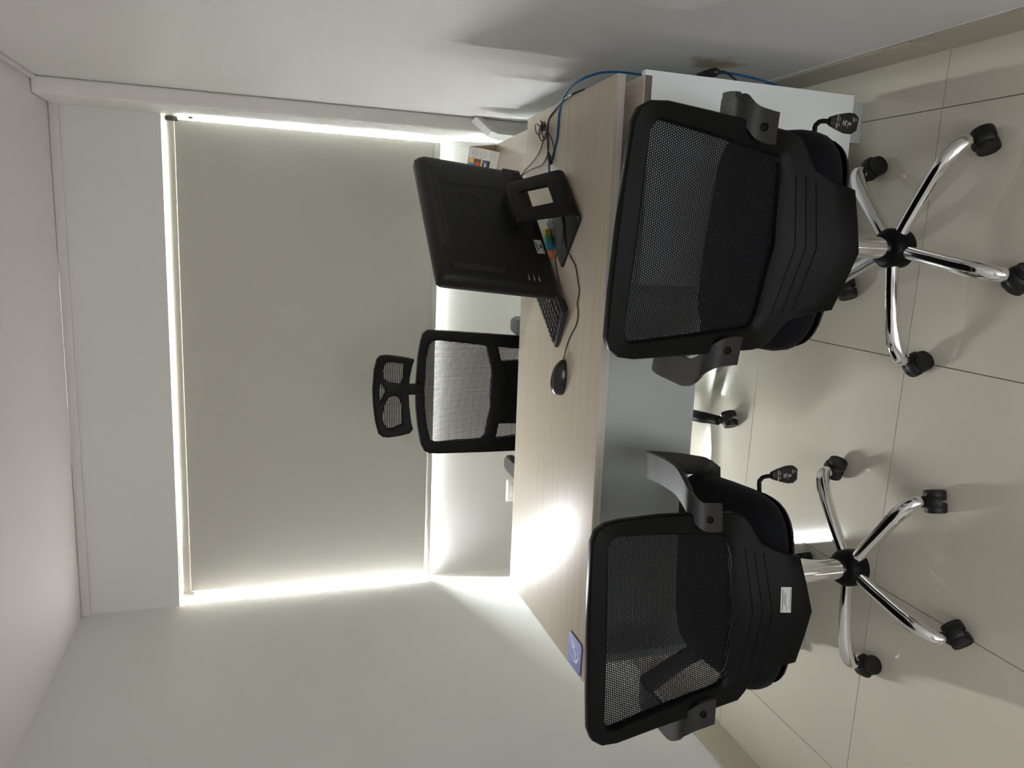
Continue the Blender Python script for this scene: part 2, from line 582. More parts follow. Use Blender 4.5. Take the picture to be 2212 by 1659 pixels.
mb.build('roller_tube', 'blind_tube', rb, smooth=True)
for xa, xb in ((0.012, 0.045), (2.074, 2.092)):
    MB().box(xa, xb, BY - 0.005, BY + 0.05, 1.850, 1.898).build('bracket', 'dark_bracket' if xa > 1 else 'blind_tube', rb, bevel=0.003)
# bead chains
def chain(x, y, z0, z1, name='bead_chain'):
    mb = MB()
    z = z0
    k = 0
    while z > z1:
        mb.lathe([(0.0004, -0.0016), (0.0015, -0.0009), (0.0019, 0), (0.0015, 0.0009), (0.0004, 0.0016)], 6, (x + 0.004 * math.sin(z * 2.2), y, z))
        z -= 0.0062
    o = mb.build(name, 'bead_plastic', rb)
    o['kind'] = 'stuff'
    return o
chain(2.087, BY - 0.016, 1.86, 0.42)
chain(2.060, BY + 0.014, 0.778, 0.45)
MB().lathe([(0.001, -0.009), (0.004, -0.007), (0.0045, 0.006), (0.002, 0.009)], 10, (2.090, BY - 0.016, 1.80)).build('chain_connector', 'dark_bracket', rb)

# wall socket under the window
ws = thing('wall_socket', 'white moulded wall socket plate on the wall under the blind', 'socket', (0.425, Y_APR, 0.33))
MB().box(-0.058, 0.058, -0.018, 0.0, -0.055, 0.055).build('plate', 'socket_white', ws, bevel=0.008, seg=3)
MB().box(-0.034, 0.034, -0.023, -0.018, -0.034, 0.034).build('socket_face', 'socket_white', ws, bevel=0.004)

# ------------------------------------------------------------------ desk and side cabinet
HD, DTH = 0.715, 0.0231
DX, DY, DYAW = 0.5004, 0.2247, 0.0282
DW, DD = 1.5697, 0.6599


def D(u, v, z=0.0):
    c, s = math.cos(DYAW), math.sin(DYAW)
    return Vector((DX + c * u - s * v, DY + s * u + c * v, z))


dk = thing('office_desk', 'pale ash wood office desk with a shaded modesty panel', 'desk', (DX, DY, 0), DYAW)
top = MB().box(0, DW, 0.0006, DD, HD - DTH, HD).build('desktop', 'laminate_wood', dk, bevel=0.0012)
MB().box(0, DW, -0.0006, 0.0006, HD - DTH + 0.0005, HD - 0.0005).build('edge_band', 'laminate_edge', top)
MB().box(0.035, DW - 0.50, 0.085, 0.103, 0.385, HD - DTH).build('modesty_panel', 'laminate_shaded', dk, bevel=0.001)
lg = MB().box(0.035, 0.060, 0.02, DD - 0.02, 0.03, HD - DTH).build('leg_panel', 'laminate_shaded', dk, bevel=0.001)
MB().box(0.004, 0.062, -0.006, 0.05, 0.0, 0.022).build('foot', 'metal_grey', lg, bevel=0.003)
MB().box(0.025, 0.062, DD - 0.08, DD - 0.02, 0.0, 0.03).build('foot', 'metal_grey', lg, bevel=0.003)
MB().lathe([(0.016, 0.0), (0.016, 0.05)], 16, (0.045, 0.01, 0.0)).build('levelling_foot', 'chrome', lg, smooth=True)
ZC = 0.652
for v in (0.10, 0.50):
    for u in (DW - 0.42, DW - 0.08):
        MB().lathe([(0.018, ZC), (0.018, HD - DTH)], 16, (u, v, 0)).build('spacer', 'metal_grey', dk, smooth=True)

CU0, CV1 = DW - 0.497, 1.33
cb = thing('side_cabinet', 'long low side cabinet with pale front carrying one end of the desk', 'cabinet', (DX, DY, 0), DYAW)
MB().box(CU0, DW, -0.018, CV1, ZC - 0.022, ZC).build('cabinet_top', 'laminate_wood_side', cb, bevel=0.001)
MB().box(CU0 + 0.002, DW - 0.001, 0.001, CV1 - 0.002, 0.04, ZC - 0.022).build('carcass', 'laminate_white', cb)
MB().box(CU0, DW + 0.012, -0.018, 0.001, 0.039, ZC - 0.0015).build('front_panel', 'laminate_white', cb, bevel=0.001)
for v0, v1 in ((-0.010, 0.09), (CV1 - 0.12, CV1 - 0.02)):
    for u0, u1 in ((DW - 0.106, DW - 0.004), (CU0 + 0.01, CU0 + 0.11)):
        MB().box(u0, u1, v0, v1, 0.0, 0.039).build('foot', 'laminate_shaded', cb, bevel=0.001)

# ------------------------------------------------------------------ casters and five-star bases


def make_caster(parent, pos, ang, r=0.0245):
    """hood with two wheels; ang is the rolling direction; pos is the stem on the floor plan"""
    x, y = pos
    c, s = math.cos(ang), math.sin(ang)
    off = 0.012
    mtx = Matrix.Translation((x + c * off, y + s * off, 0)) @ Matrix.Rotation(ang, 4, 'Z')
    # hood: rounded cover over the wheels
    mb = MB()
    loops = []
    for yy, sc_ in ((-0.013, 0.97), (-0.010, 1.04), (-0.004, 1.10), (0.004, 1.10), (0.010, 1.04), (0.013, 0.97)):
        l = []
        for k in range(13):
            a = PI * (0.10 + 0.86 * k / 12)
            l.append((math.cos(a) * (r + 0.0035) * sc_, yy, r + math.sin(a) * (r + 0.0035) * sc_))
        l.append((-(r) * 0.75, yy, r * 0.9)); l.append((r * 0.5, yy, r * 0.9))
        loops.append(l)
    mb.loft(loops)
    mb.lathe([(0.009, r * 1.5), (0.0115, r * 2.0), (0.0115, r * 2.0 + 0.012), (0.006, r * 2.0 + 0.02)], 12, (-off, 0, 0))
    mb.xf(mtx)
    h = mb.build('caster', 'caster_black', parent, smooth=True, shade=50)
    for sg in (-1, 1):
        w = MB().lathe([(0.006, sg * 0.004), (r * .96, sg * 0.004), (r, sg * 0.006), (r, sg * 0.022), (r * 0.95, sg * 0.0258), (r * 0.86, sg * 0.0262), (r * 0.84, sg * 0.0248), (0.004, sg * 0.0245)], 24, (0, 0, r), 'y').xf(mtx)
        w.build('wheel', 'caster_black', h, smooth=True, shade=30)
    return h


def make_base(parent, ang0, casters, leg_mat, r_leg=0.0165, tip=0.263, metal_col='chrome', cz=0.0):
    for k in range(5):
        a = ang0 + k * 2 * PI / 5
        c, s = math.cos(a), math.sin(a)
        P = lambda rr, z: (rr * c, rr * s, z)
        mb = MB()
        mb.tube([P(0.030, 0.106), P(0.09, 0.105), P(0.16, 0.101), P(0.205, 0.096), P(0.236, 0.087), P(0.258, 0.074), P(tip, 0.060)],
                [r_leg * 0.93, r_leg * 0.95, r_leg, r_leg * 1.10, r_leg * 1.12, r_leg * 1.0, r_leg * 0.92], n=16, smooth_path=4)
        mb.build('leg', leg_mat, parent, smooth=True)
        make_caster(parent, (tip * c + 0.0 * c, tip * s), casters[k])
    hub = MB()
    hub.lathe([(0.036, 0.074), (0.045, 0.080), (0.047, 0.100), (0.046, 0.122), (0.040, 0.132), (0.028, 0.135)], 28)
    hub.build('hub', 'black_plastic', parent, smooth=True, shade=50)


# ------------------------------------------------------------------ visitor chair (mesh back, chrome base)
ZS = [.38, .40, .47, .57, .72, .88, .93]
YS = [-.216, -.211, -.193, -.160, -.175, -.210, -.207]


def yb(x, z):
    m_ = 1.0 if z < 0.5 else max(0.3, 1.0 - (z - 0.5) * 7)
    return interp(z, ZS, YS) + 0.085 * m_ * abs(x)


OUT = [(0, .925), (.10, .923), (.190, .919), (.213, .910), (.226, .890), (.230, .855), (.227, .75), (.221, .66), (.217, .61), (.214, .565), (.206, .541), (.188, .528),
       (.163, .514), (.147, .503), (.132, .473), (.118, .424), (.06, .411), (0, .400)]
INN = [(0, .886), (.10, .886), (.178, .884), (.191, .878), (.197, .868), (.196, .85), (.187, .75), (.176, .66), (.171, .615), (.167, .592), (.163, .582), (.155, .576),
       (.145, .573), (.135, .571), (.12, .569), (.09, .567), (.05, .565), (0, .561)]


def ring_frame(parent):
    def full(l): return l + [(-x, z) for x, z in reversed(l[1:-1])]
    O, I = full(OUT), full(INN)
    n = len(O)
    loops = []
    # cross-section: front inner -> front outer -> rim -> rear outer -> rear inner (closed band)
    def mix(a, b, t): return (a[0] * (1 - t) + b[0] * t, a[1] * (1 - t) + b[1] * t)
    sec = [(0.0, +.004), (0.06, +.010), (0.5, +.011), (0.90, +.010), (1.0, +.005), (1.0, -.010), (0.93, -.014), (0.7, -.014), (0.4, -.014), (0.10, -.014), (0.0, -.009)]
    for t, dy in sec:
        loops.append([(lambda p: (p[0], yb(*p) + dy, p[1]))(mix(I[k], O[k], t)) for k in range(n)])
    loops.append(loops[0])
    return MB().loft(loops, close=False).build('back_frame', 'black_plastic', parent, smooth=True, shade=38)


def superloop(cx, cy, hx, hy, z, n=40, e=4.5, yz=None):
    l = []
    for k in range(n):
        a = 2 * PI * k / n
        c, s = math.cos(a), math.sin(a)
        x = cx + hx * math.copysign(abs(c) ** (2 / e), c); y = cy + hy * math.copysign(abs(s) ** (2 / e), s)
        l.append((x, y, z + (yz(x, y) if yz else 0)))
    return l


def make_arm(parent, sd, zt=0.658, yt=0.06, xo=0.0):
    """arm loop: bracket on the back frame, pad forward, post down to the seat"""
    mb = MB()
    path = [(.212, -.178, .610), (.213, -.1815, .634), (.219, -.181, .657), (.240, -.168, .672), (.262, -.145, .674), (.278, -.105, .670 + (zt - .66) * .3), (.283, -.03, (.664 + zt) / 2), (.284, yt - 0.03, zt + 0.002), (.282, yt + .014, zt - .012),
            (.277, yt + .034, zt - .050), (.268, yt + .064, zt - .115), (.256, 0.150, .475), (.246, .155, .43), (.225, .14, .402)]
    hw = [.029, .030, .029, .027, .028, .030, .031, .031, .030, .029, .027, .025, .024, .022]
    mb.ribbon([(sd * (p[0] - (xo if p[0] > .25 else 0)), p[1], p[2]) for p in path], hw, .015, (1, 0.05 * sd, 0), 5)
    a = mb.build('armrest', 'black_plastic_lit', parent, smooth=True, shade=45)
    b = MB().box(sd * .190, sd * .238, -.178, -.155, .616, .668)
    b.build('arm_bracket', 'black_plastic', a, bevel=0.006)
    MB().lathe([(.0080, -.1860), (.0080, -.1925), (.0062, -.1932), (.0050, -.1910), (.0020, -.1910)], 14, (sd * .211, 0, .642), 'y').build('bolt', 'bolt_dark', a, smooth=True)
    return a


def make_visitor_chair(label, loc, yaw, base_ang, casters, zt_r=0.658, yt_r=0.06, roll=0.0, sticker=False):
    t = thing('mesh_office_chair', label, 'chair', (loc[0], loc[1], 0), yaw, 'black visitor chairs in front of the desk')
    upper = []
    fr = ring_frame(t); upper.append(fr)
    mid = [(x * 0.5 + i[0] * 0.5, 0) for (x, z), i in zip(OUT, INN)]
    for (xe, ze, zc) in ((.136, .543, .526), (.133, .523, .506), (.127, .503, .486)):
        pts = []
        for k in range(13):
            s = -1 + k / 6.0
            x = xe * s
            z = zc + (ze - zc) * abs(s) ** 1.0
            pts.append((x, yb(x, z) - .0142, z))
        MB().tube(pts, 0.0011, n=6).build('moulded_ridge', 'black_plastic', fr, smooth=True)
    full = INN + [(-x, z) for x, z in reversed(INN[1:-1])]
    upper.append(net('back_mesh', [(x * 1.01, z + (0.002 if z > .7 else -0.002)) for x, z in full], lambda x, z: yb(x, z) + .004, .0046, .0048, .0025, .0025, 'black_mesh', t))
    # seat cushion
    mb = MB()
    cy, hy = .038, .205
    front = lambda x, y: -0.022 * max(0, (y - .12) / .15) ** 2 + 0.006 * (abs(x) / .23) ** 2
    rows = [(.86, -.040), (.95, -.035), (.992, -.020), (1.0, 0.0), (.992, .016), (.965, .028), (.90, .036), (.70, .040), (.35, .041)]
    loops = [superloop(0, cy, .236 * s, hy * s, .447 + dz, yz=front) for s, dz in rows]
    upper.append(mb.loft(loops).build('seat', 'black_fabric', t, smooth=True, shade=60))
    mb = MB().loft([superloop(0, cy, .205, .185, .392), superloop(0, cy, .222, .20, .402), superloop(0, cy, .225, .203, .410)])
    upper.append(mb.build('seat_pan', 'black_plastic', t, smooth=True))
    mb = MB().box(-.045, .045, -.13, .09, .352, .394).box(-.035, .035, -.175, -.10, .385, .415)
    upper.append(mb.build('tilt_mechanism', 'black_plastic', t, bevel=.006))
    upper.append(make_arm(t, 1, zt_r, yt_r, .028 if roll else 0.0)); upper.append(make_arm(t, -1))
    # height lever with printed paddle
    lv = MB().tube([(.04, -.03, .386), (.225, -.035, .410), (.252, -.036, .408), (.259, -.037, .396), (.260, -.038, .375)], .0050, n=10, smooth_path=3).build('height_lever', 'black_plastic', t, smooth=True)
    upper.append(lv)
    pd = [(-.008, .382), (.008, .382), (.0155, .362), (.0215, .338), (.0215, .322), (.014, .311), (-.012, .311), (-.0205, .322), (-.0205, .338), (-.0145, .362)]
    ld = sheet('lever_paddle', [(.261 + x, z) for x, z in pd], [], lambda x, z: -.039, .013, 'caster_black', lv, .003)
    RT = Matrix.Rotation(PI / 2, 4, 'X')
    def txt(body, size, x, z, rot=0.0):
        text('lever_print', body, size, 'ink_white', lv, Matrix.Translation((.261 + x, -.0458, z)) @ RT)
    txt('FREE  LOCK', .0052, 0, .3655); txt('LIFT', .0055, .0085, .325); txt('UP', .0045, .0085, .319)
    mk = MB()
    y0, y1 = -.0459, -.0455
    for a, b, c, d in ((-.009, -.002, .3600, .3606), (.002, .009, .3600, .3606), (-.0045, .0045, .3440, .3452), (-.0006, .0006, .3452, .3500), (-.0050, .0050, .3500, .3508),
                       (-.0055, -.0047, .3440, .3490), (.0030, .0038, .3400, .3440), (-.0038, -.0030, .3300, .3400), (-.0015, -.0007, .3290, .3390), (.0008, .0016, .3300, .3385), (-.0090, -.0060, .3380, .3388)):
        mk.box(a, b, y0, y1, c, d)
    mk.xf(Matrix.Translation((.261, 0, 0))).build('lever_print', 'ink_white', lv)
    # column and base
    MB().lathe([(.0255, .125), (.0255, .300), (.0245, .305), (.0245, .355)], 28).build('gas_column', 'chrome', t, smooth=True)
    if sticker:
        st = MB().box(-.0275, .0275, -.0004, .0004, -.0115, .0115)
        tilt = math.atan2(yb(0.02, .48) - yb(0.02, .44), .04)
        mm = Matrix.Translation((.0275, yb(.0275, .459) - .0152, .459)) @ Matrix.Rotation(.085, 4, 'Z') @ Matrix.Rotation(-tilt, 4, 'X') @ Matrix.Rotation(0.045, 4, 'Y')
        so = st.xf(mm).build('asset_sticker', 'sticker_white', fr, bevel=0.0)
        ink = MB()
        for x0, x1, z0, z1 in ((-.023, .022, .0065, .0085), (-.010, .013, .0030, .0045), (-.014, .016, .0000, .0013), (-.023, -.012, -.0028, -.0016), (-.020, .022, -.0098, -.0086)):
            ink.box(x0, x1, -.0007, -.0003, z0, z1)
        ink.xf(mm).build('sticker_print', 'ink_grey', fr)
    if roll:
        R = Matrix.Translation((0, 0, .40)) @ Matrix.Rotation(roll, 4, 'Y') @ Matrix.Translation((0, 0, -.40))
        for o in upper: o.matrix_local = R
    make_base(t, base_ang - yaw, [a - yaw for a in casters], 'chrome')
    return t


rad = math.radians
make_visitor_chair('black mesh office chair on chrome base in front of the side cabinet', (1.690, -.018), -.068, rad(-28),
                   [rad(-60), rad(20), rad(-64), rad(215), rad(230)], zt_r=.600, yt_r=.03, roll=rad(1.6))
make_visitor_chair('black mesh office chair on chrome base with white asset sticker on its back', (.884, -.018), .111, rad(-32),
                   [rad(-75), rad(70), rad(120), rad(215), rad(-35)], sticker=True)

# ------------------------------------------------------------------ executive chair behind the desk
ex = thing('executive_chair', 'black high-back executive chair with mesh back and headrest behind the desk', 'chair', (1.086, 0.985, 0))
EO = Vector((1.076 - 1.086, 0, 0))
BYE = 1.28 - 0.985


def ey(x, z): return BYE + 0.02 * math.cos(min(1, abs(x) / .25) * PI / 2) + (0.03 if z < .62 else 0.0) * (0.62 - z) / .2


def sh(l): return [(x - .010, z) for x, z in l]


bo = [(.02, .989), (.145, .984), (.205, .976), (.236, .968), (.249, .953), (.251, .930), (.249, .905), (.239, .725), (.230, .588), (.222, .50), (.19, .455), (.10, .44), (0, .438), (-.10, .44),
      (-.19, .455), (-.222, .50), (-.230, .586), (-.229, .706), (-.227, .90), (-.225, .935), (-.216, .955), (-.19, .968), (-.12, .979), (-.053, .986)]
op = [(.019, .956), (.145, .952), (.193, .943), (.207, .932), (.211, .915), (.203, .829), (.191, .723), (.145, .707), (.078, .690), (.015, .694), (-.053, .690), (-.095, .700), (-.163, .712),
      (-.177, .728), (-.180, .816), (-.184, .908), (-.177, .928), (-.12, .944), (-.05, .952)]
wr = [(.186, .675), (.178, .587), (.172, .51), (.132, .51), (.132, .587), (.130, .658)]
wl = [(-.118, .658), (-.122, .587), (-.122, .51), (-.163, .51), (-.170, .587), (-.176, .670)]
sheet('back_frame', sh(bo), [sh(op), sh(wr), sh(wl)], ey, .030, 'black_nylon', ex, .005)
net('back_mesh', sh(op), lambda x, z: ey(x, z) - .006, .0052, .0050, .0021, .0019, 'black_mesh', ex, stagger=False)
net('back_mesh', sh(wr), lambda x, z: ey(x, z) - .006, .0052, .0050, .0021, .0019, 'black_mesh', ex, stagger=False)
net('back_mesh', sh(wl), lambda x, z: ey(x, z) - .006, .0052, .0050, .0021, .0019, 'black_mesh', ex, stagger=False)
ho = [(.031, 1.156), (.108, 1.152), (.148, 1.144), (.161, 1.133), (.165, 1.112), (.163, 1.085), (.158, 1.045), (.150, 1.010), (.127, 1.017), (.080, 1.024), (.020, 1.026), (-.029, 1.023), (-.088, 1.016),
      (-.112, 1.010), (-.127, 1.022), (-.136, 1.055), (-.143, 1.10), (-.141, 1.122), (-.130, 1.136), (-.087, 1.146), (-.026, 1.153)]
hr = [(.105, 1.121), (.134, 1.112), (.137, 1.090), (.132, 1.046), (.075, 1.050), (.055, 1.056), (.062, 1.098), (.075, 1.115)]
hl = [(-.064, 1.120), (-.020, 1.110), (.003, 1.098), (.010, 1.080), (.004, 1.062), (-.025, 1.051), (-.094, 1.048), (-.110, 1.085), (-.111, 1.100), (-.092, 1.116)]
hc = [(.059, 1.128), (.027, 1.109), (-.015, 1.127), (.021, 1.131)]
hy = lambda x, z: BYE - .035 - .9 * x * x + (z - 1.08) * .15
hd_ = sheet('headrest', sh(ho), [sh(hr), sh(hl), sh(hc)], hy, .022, 'black_nylon', ex, .004)
for l in (hr, hl, hc):
    net('headrest_mesh', sh(l), lambda x, z: hy(x, z) - .004, .0062, .03, .0034, .0008, 'black_mesh', hd_, stagger=False)
MB().box(-.000, .040, BYE - .030, BYE - .008, .965, 1.06).build('headrest_post', 'black_nylon', ex, bevel=.004)
MB().loft([superloop(0, 0, .105, .018, .50, e=5), superloop(0, 0, .112, .022, .58, e=5), superloop(0, 0, .112, .022, .65, e=5), superloop(0, 0, .100, .018, .685, e=5)]).xf(
    Matrix.Translation((.005, BYE + .03, 0))).build('lumbar_support', 'black_nylon', ex, smooth=True)
mb = MB()
rows = [(.86, -.040), (.95, -.035), (.992, -.020), (1.0, 0.0), (.992, .016), (.965, .028), (.90, .036), (.70, .040), (.35, .041)]
mb.loft([superloop(0, 0.0, .245 * s, .235 * s, .447 + dz) for s, dz in rows]).build('seat', 'black_fabric', ex, smooth=True, shade=60)
MB().box(-.06, .06, -.12, .12, .35, .405).box(-.04, .04, .10, .33, .37, .41).box(-.035, .035, .27, .335, .39, .55).build('tilt_mechanism', 'black_nylon', ex, bevel=.006)
for sd, cx in ((1, .262), (-1, -.292)):
    pad = MB().loft([superloop(cx, .215, .030, .105, .585, e=4), superloop(cx, .215, .036, .112, .595, e=4), superloop(cx, .215, .036, .112, .612, e=4), superloop(cx, .215, .028, .104, .622, e=4)])
    pad.build('arm_pad', 'black_plastic_lit', ex, smooth=True)
    MB().tube([(cx, .20, .59), (cx, .19, .45), (cx - sd * .05, .15, .385), (cx - sd * .22, .05, .385)], .017, n=10, smooth_path=4).build('arm_post', 'black_nylon', ex, smooth=True)
MB().lathe([(.028, .12), (.028, .26), (.022, .265), (.022, .355)], 24).build('gas_column', 'black_nylon', ex, smooth=True)
make_base(ex, rad(272.3), [rad(300), rad(30), rad(100), rad(170), rad(230)], 'black_nylon', r_leg=.018, tip=.296)

# ------------------------------------------------------------------ all-in-one computer
PY = 0.852
pc = thing('all_in_one_computer', 'black all-in-one computer on a loop stand, its back towards the visitor chairs', 'computer', (1.6925, 0.565, HD), PY)
ZB = 0.785 - HD
TLT = Matrix.Translation((0, 0, ZB)) @ Matrix.Rotation(0.113, 4, 'X')
PW, PH = 0.245, 0.333
mb = MB()
def rrect(hx, z0, z1, y, r, n=6):
    l = []
    for cx, cz, a0 in ((hx - r, z1 - r, 0), (-hx + r, z1 - r, PI / 2), (-hx + r, z0 + r, PI), (hx - r, z0 + r, 3 * PI / 2)):
        for k in range(n + 1):
            a = a0 + PI / 2 * k / n
            l.append((cx + r * math.cos(a), y, cz + r * math.sin(a)))
    return l
loops = [rrect(PW - .004, .004, PH - .004, .022, .012), rrect(PW, 0, PH, .018, .014), rrect(PW, 0, PH, .002, .016), rrect(PW - .002, .002, PH - .002, -.008, .020),
         rrect(PW - .007, .007, PH - .007, -.017, .024), rrect(PW - .016, .016, PH - .016, -.0235, .026), rrect(PW - .035, .035, PH - .035, -.0275, .03), rrect(PW - .10, .10, PH - .10, -.031, .03)]
body = mb.loft(loops).xf(TLT).build('housing', 'pc_black', pc, smooth=True, shade=50)
MB().loft([rrect(PW - .012, .030, PH - .012, .0215, .004), rrect(PW - .012, .030, PH - .012, .0228, .004)]).xf(TLT).build('screen', 'screen', pc)
MB().loft([rrect(PW + .0006, -.0006, PH + .0006, .0010, .014), rrect(PW + .0006, -.0006, PH + .0006, .0022, .014)]).xf(TLT).build('rim_seam', 'pc_groove', body)


def back_y(x, z):
    """depth of the housing's curved back at (x,z)"""
    d = min(PW - abs(x), z, PH - z)
    return interp(d, [0, .002, .007, .016, .035, .10], [.0, -.008, -.017, -.0235, -.0275, -.031])


def on_back(name, pts, r, material, lift=.0004, parent=body):
    MB().tube([(x, back_y(x, z) - lift, z) for x, z in pts], r, n=6).xf(TLT).build(name, material, parent, smooth=True)


for x0, x1 in ((.118, .128), (-.020, -.012)):
    on_back('panel_seam', [(x0 + (x1 - x0) * k / 12 + (.008 if k == 0 else 0), .296 - .20 * k / 12) for k in range(13)], .0008, 'pc_groove')
# vent strip along the top
vn = MB()
nv = 26
for k in range(nv):
    xa = .180 - .320 * k / nv; xb = .180 - .320 * (k + 1) / nv
    z0 = .291 if k < nv - 3 else .291 + (k - nv + 3) * .008
    z1 = .3165
    vn.add([(xa, back_y(xa, z0) - .0006, z0), (xb, back_y(xb, z0) - .0006, z0), (xb, back_y(xb, z1) - .0006, z1), (xa, back_y(xa, z1) - .0006, z1)], [(0, 1, 2, 3)])
vn.xf(TLT).build('vent_strip', 'pc_vent', body)
on_back('panel_seam', [(.182, .300), (.181, .292), (.176, .2905), (0, .2905), (-.115, .2905), (-.125, .295), (-.141, .314)], .0009, 'pc_groove')
# embossed round logo: ring with slanted strokes
lc = (.058, .208)
on_back('logo_ring', [(lc[0] + .0265 * math.cos(a), lc[1] + .0345 * math.sin(a)) for a in [2 * PI * k / 28 for k in range(29)]], .00075, 'pc_groove')
for a, b in (((.064, .236), (.055, .196)), ((.073, .224), (.068, .204)), ((.055, .222), (.048, .186)), ((.047, .232), (.040, .196))):
    on_back('logo_stroke', [a, ((a[0] + b[0]) / 2, (a[1] + b[1]) / 2), b], .0007, 'pc_groove')
# asset sticker
sk = MB().box(-.0265, .0265, -.0004, .0004, -.0115, .0115)
sm = TLT @ Matrix.Translation((-.096, back_y(-.096, .036) - .0012, .036)) @ Matrix.Rotation(-.10, 4, 'X')
sk.xf(sm).build('asset_sticker', 'sticker_white', body)
ik = MB()
for x0, x1, z0, z1 in ((-.020, .020, .0062, .0082), (-.014, .014, .0030, .0046), (-.020, .006, .0, .0012), (-.024, .024, -.0098, -.0082), (-.006, .008, -.0075, -.0025)):
    ik.box(x0, x1, -.0007, -.0003, z0, z1)
ik.xf(sm).build('sticker_print', 'ink_black', body)
# side port bay with sockets, three light marks
MB().box(-.2165, -.197, back_y(-.207, .22) - .0015, back_y(-.207, .22) + .006, .155, .297).xf(TLT).build('port_bay', 'pc_groove', body, bevel=.002)
for z in (.178, .193, .210):
    MB().box(-.2125, -.2035, back_y(-.207, .22) - .0024, back_y(-.207, .22), z - .0050, z + .0050).xf(TLT).build('port', 'black_plastic_lit', body, bevel=.0005)
for z in (.064, .078, .093):
    MB().box(-.2270, -.2105, back_y(-.2187, z) - .0014, back_y(-.2187, z) + .002, z - .0013, z + .0013).xf(TLT).build('drive_mark', 'steel_mark', body)
    MB().box(-.2075, -.2055, back_y(-.206, z) - .0012, back_y(-.206, z) + .002, z - .001, z + .001).xf(TLT).build('drive_mark', 'steel_mark', body)
# rear connectors near the lower corner
MB().box(.150, .234, -.0285, -.012, .020, .075).xf(TLT).build('connector_bay', 'pc_groove', body, bevel=.003)
for x in (.162, .180, .200, .218):
    MB().box(x - .006, x + .006, -.0300, -.0285, .030, .044).xf(TLT).build('port', 'black_plastic_lit', body, bevel=.0006)
# loop stand: plate on the desk, bend, leaning arm with a square opening, hinge block
cxs = .016
st = thing('tmp', 'x', 'x'); bpy.data.objects.remove(st)
mb = MB()
def srow(y, z, hw, th, nx, nz):
    return hw, y, z, th, nx, nz
prof = [(.056, .004), (.02, .004), (-.06, .004), (-.108, .0045), (-.124, .009), (-.1315, .019), (-.1305, .034), (-.120, .067), (-.104, .113), (-.090, .152), (-.083, .170)]
pp, _ = catmull([Vector((0, a, b)) for a, b in prof], [0] * len(prof), 4)
hole0, hole1 = .066, .140
def hwz(i, p): return .094 - max(0, (p.z - .02)) * .095
outer = []
m_ = len(pp)
secs = []
for i, p in enumerate(pp):
    t = (pp[min(i + 1, m_ - 1)] - pp[max(i - 1, 0)]).normalized()
    nr = Vector((0, -t.z, t.y)) if True else t
    secs.append((p, nr, hwz(i, p)))
TH = .0038
cols = lambda hw, p: [-hw, -hw + .004, -.036, .036, hw - .004, hw]
V = []; Fs = []
for p, nr, hw in secs:
    for sgn in (1, -1):
        for x in cols(hw, p):
            e = .45 if abs(abs(x) - hw) < 1e-6 else 1.0
            V.append((cxs + x, p.y + nr.y * TH * sgn * e, p.z + nr.z * TH * sgn * e))
nc = 6
for i in range(len(secs) - 1):
    in_hole = hole0 < (secs[i][0].z + secs[i + 1][0].z) / 2 < hole1
    b0, b1 = i * 2 * nc, (i + 1) * 2 * nc
    for k in range(nc - 1):
        if in_hole and k == 2: continue
        Fs.append((b0 + k, b0 + k + 1, b1 + k + 1, b1 + k))
        Fs.append((b0 + nc + k + 1, b0 + nc + k, b1 + nc + k, b1 + nc + k + 1))
    Fs.append((b0 + nc, b0, b1, b1 + nc)); Fs.append((b0 + nc - 1, b0 + 2 * nc - 1, b1 + 2 * nc - 1, b1 + nc - 1))
    if in_hole:
        Fs.append((b0 + 2, b0 + nc + 2, b1 + nc + 2, b1 + 2)); Fs.append((b0 + nc + 3, b0 + 3, b1 + 3, b1 + nc + 3))
    nxt = hole0 < (secs[i + 1][0].z + secs[min(i + 2, len(secs) - 1)][0].z) / 2 < hole1
    if i + 2 < len(secs) and nxt != in_hole:
        Fs.append((b1 + 2, b1 + 3, b1 + nc + 3, b1 + nc + 2))
for b in (0, (len(secs) - 1) * 2 * nc):
    Fs.append(tuple([b + k for k in range(nc)] + [b + nc + k for k in range(nc - 1, -1, -1)]))
mb.add(V, Fs)
sd_ = mb.build('stand', 'pc_black', pc, smooth=True, shade=50)
MB().box(cxs - .055, cxs + .055, -.088, -.028, .145, .178).build('hinge', 'pc_black', pc, bevel=.006)

# ------------------------------------------------------------------ keyboard
KY = math.radians(54)
kx = Vector((math.cos(KY), math.sin(KY), 0)); kyv = Vector((-math.sin(KY), math.cos(KY), 0))     # kx: along the long side, kyv: towards the sitter
kc = Vector((1.368, 0.546, HD)) + kx * 0.215 - kyv * 0.068
kb = thing('keyboard', 'black computer keyboard lying between the computer and the mouse', 'keyboard', kc, KY)
# wedge: front edge (towards sitter, +y) low, rear edge (-y) high
KB0 = lambda y: .022 - (y + .068) * (.012 / .136)
vs = []
for x in (-.215, .215):
    for y, zt, zb in ((-.068, .026, .010), (.068, .012, .001)):
        vs += [(x, y, zb), (x, y, zt)]
mb = MB().add(vs, [(0, 1, 3, 2), (4, 6, 7, 5), (1, 5, 7, 3), (0, 2, 6, 4), (0, 4, 5, 1), (2, 3, 7, 6)])
kbody = mb.build('keyboard_body', 'key_black', kb, bevel=.003)
for x in (-.17, .17):
    MB().box(x - .02, x + .02, -.062, -.052, 0, .012).build('keyboard_foot', 'key_black', kb, bevel=.001)
slope = math.atan2(.014, .136)
km = MB().loft([superloop(0, 0, .0078, .0078, 0, n=16, e=6), superloop(0, 0, .0066, .0066, .0050, n=16, e=6)])
kk = km.build('key', 'key_black', kb, smooth=False)
kk.data.name = 'key'
first = True
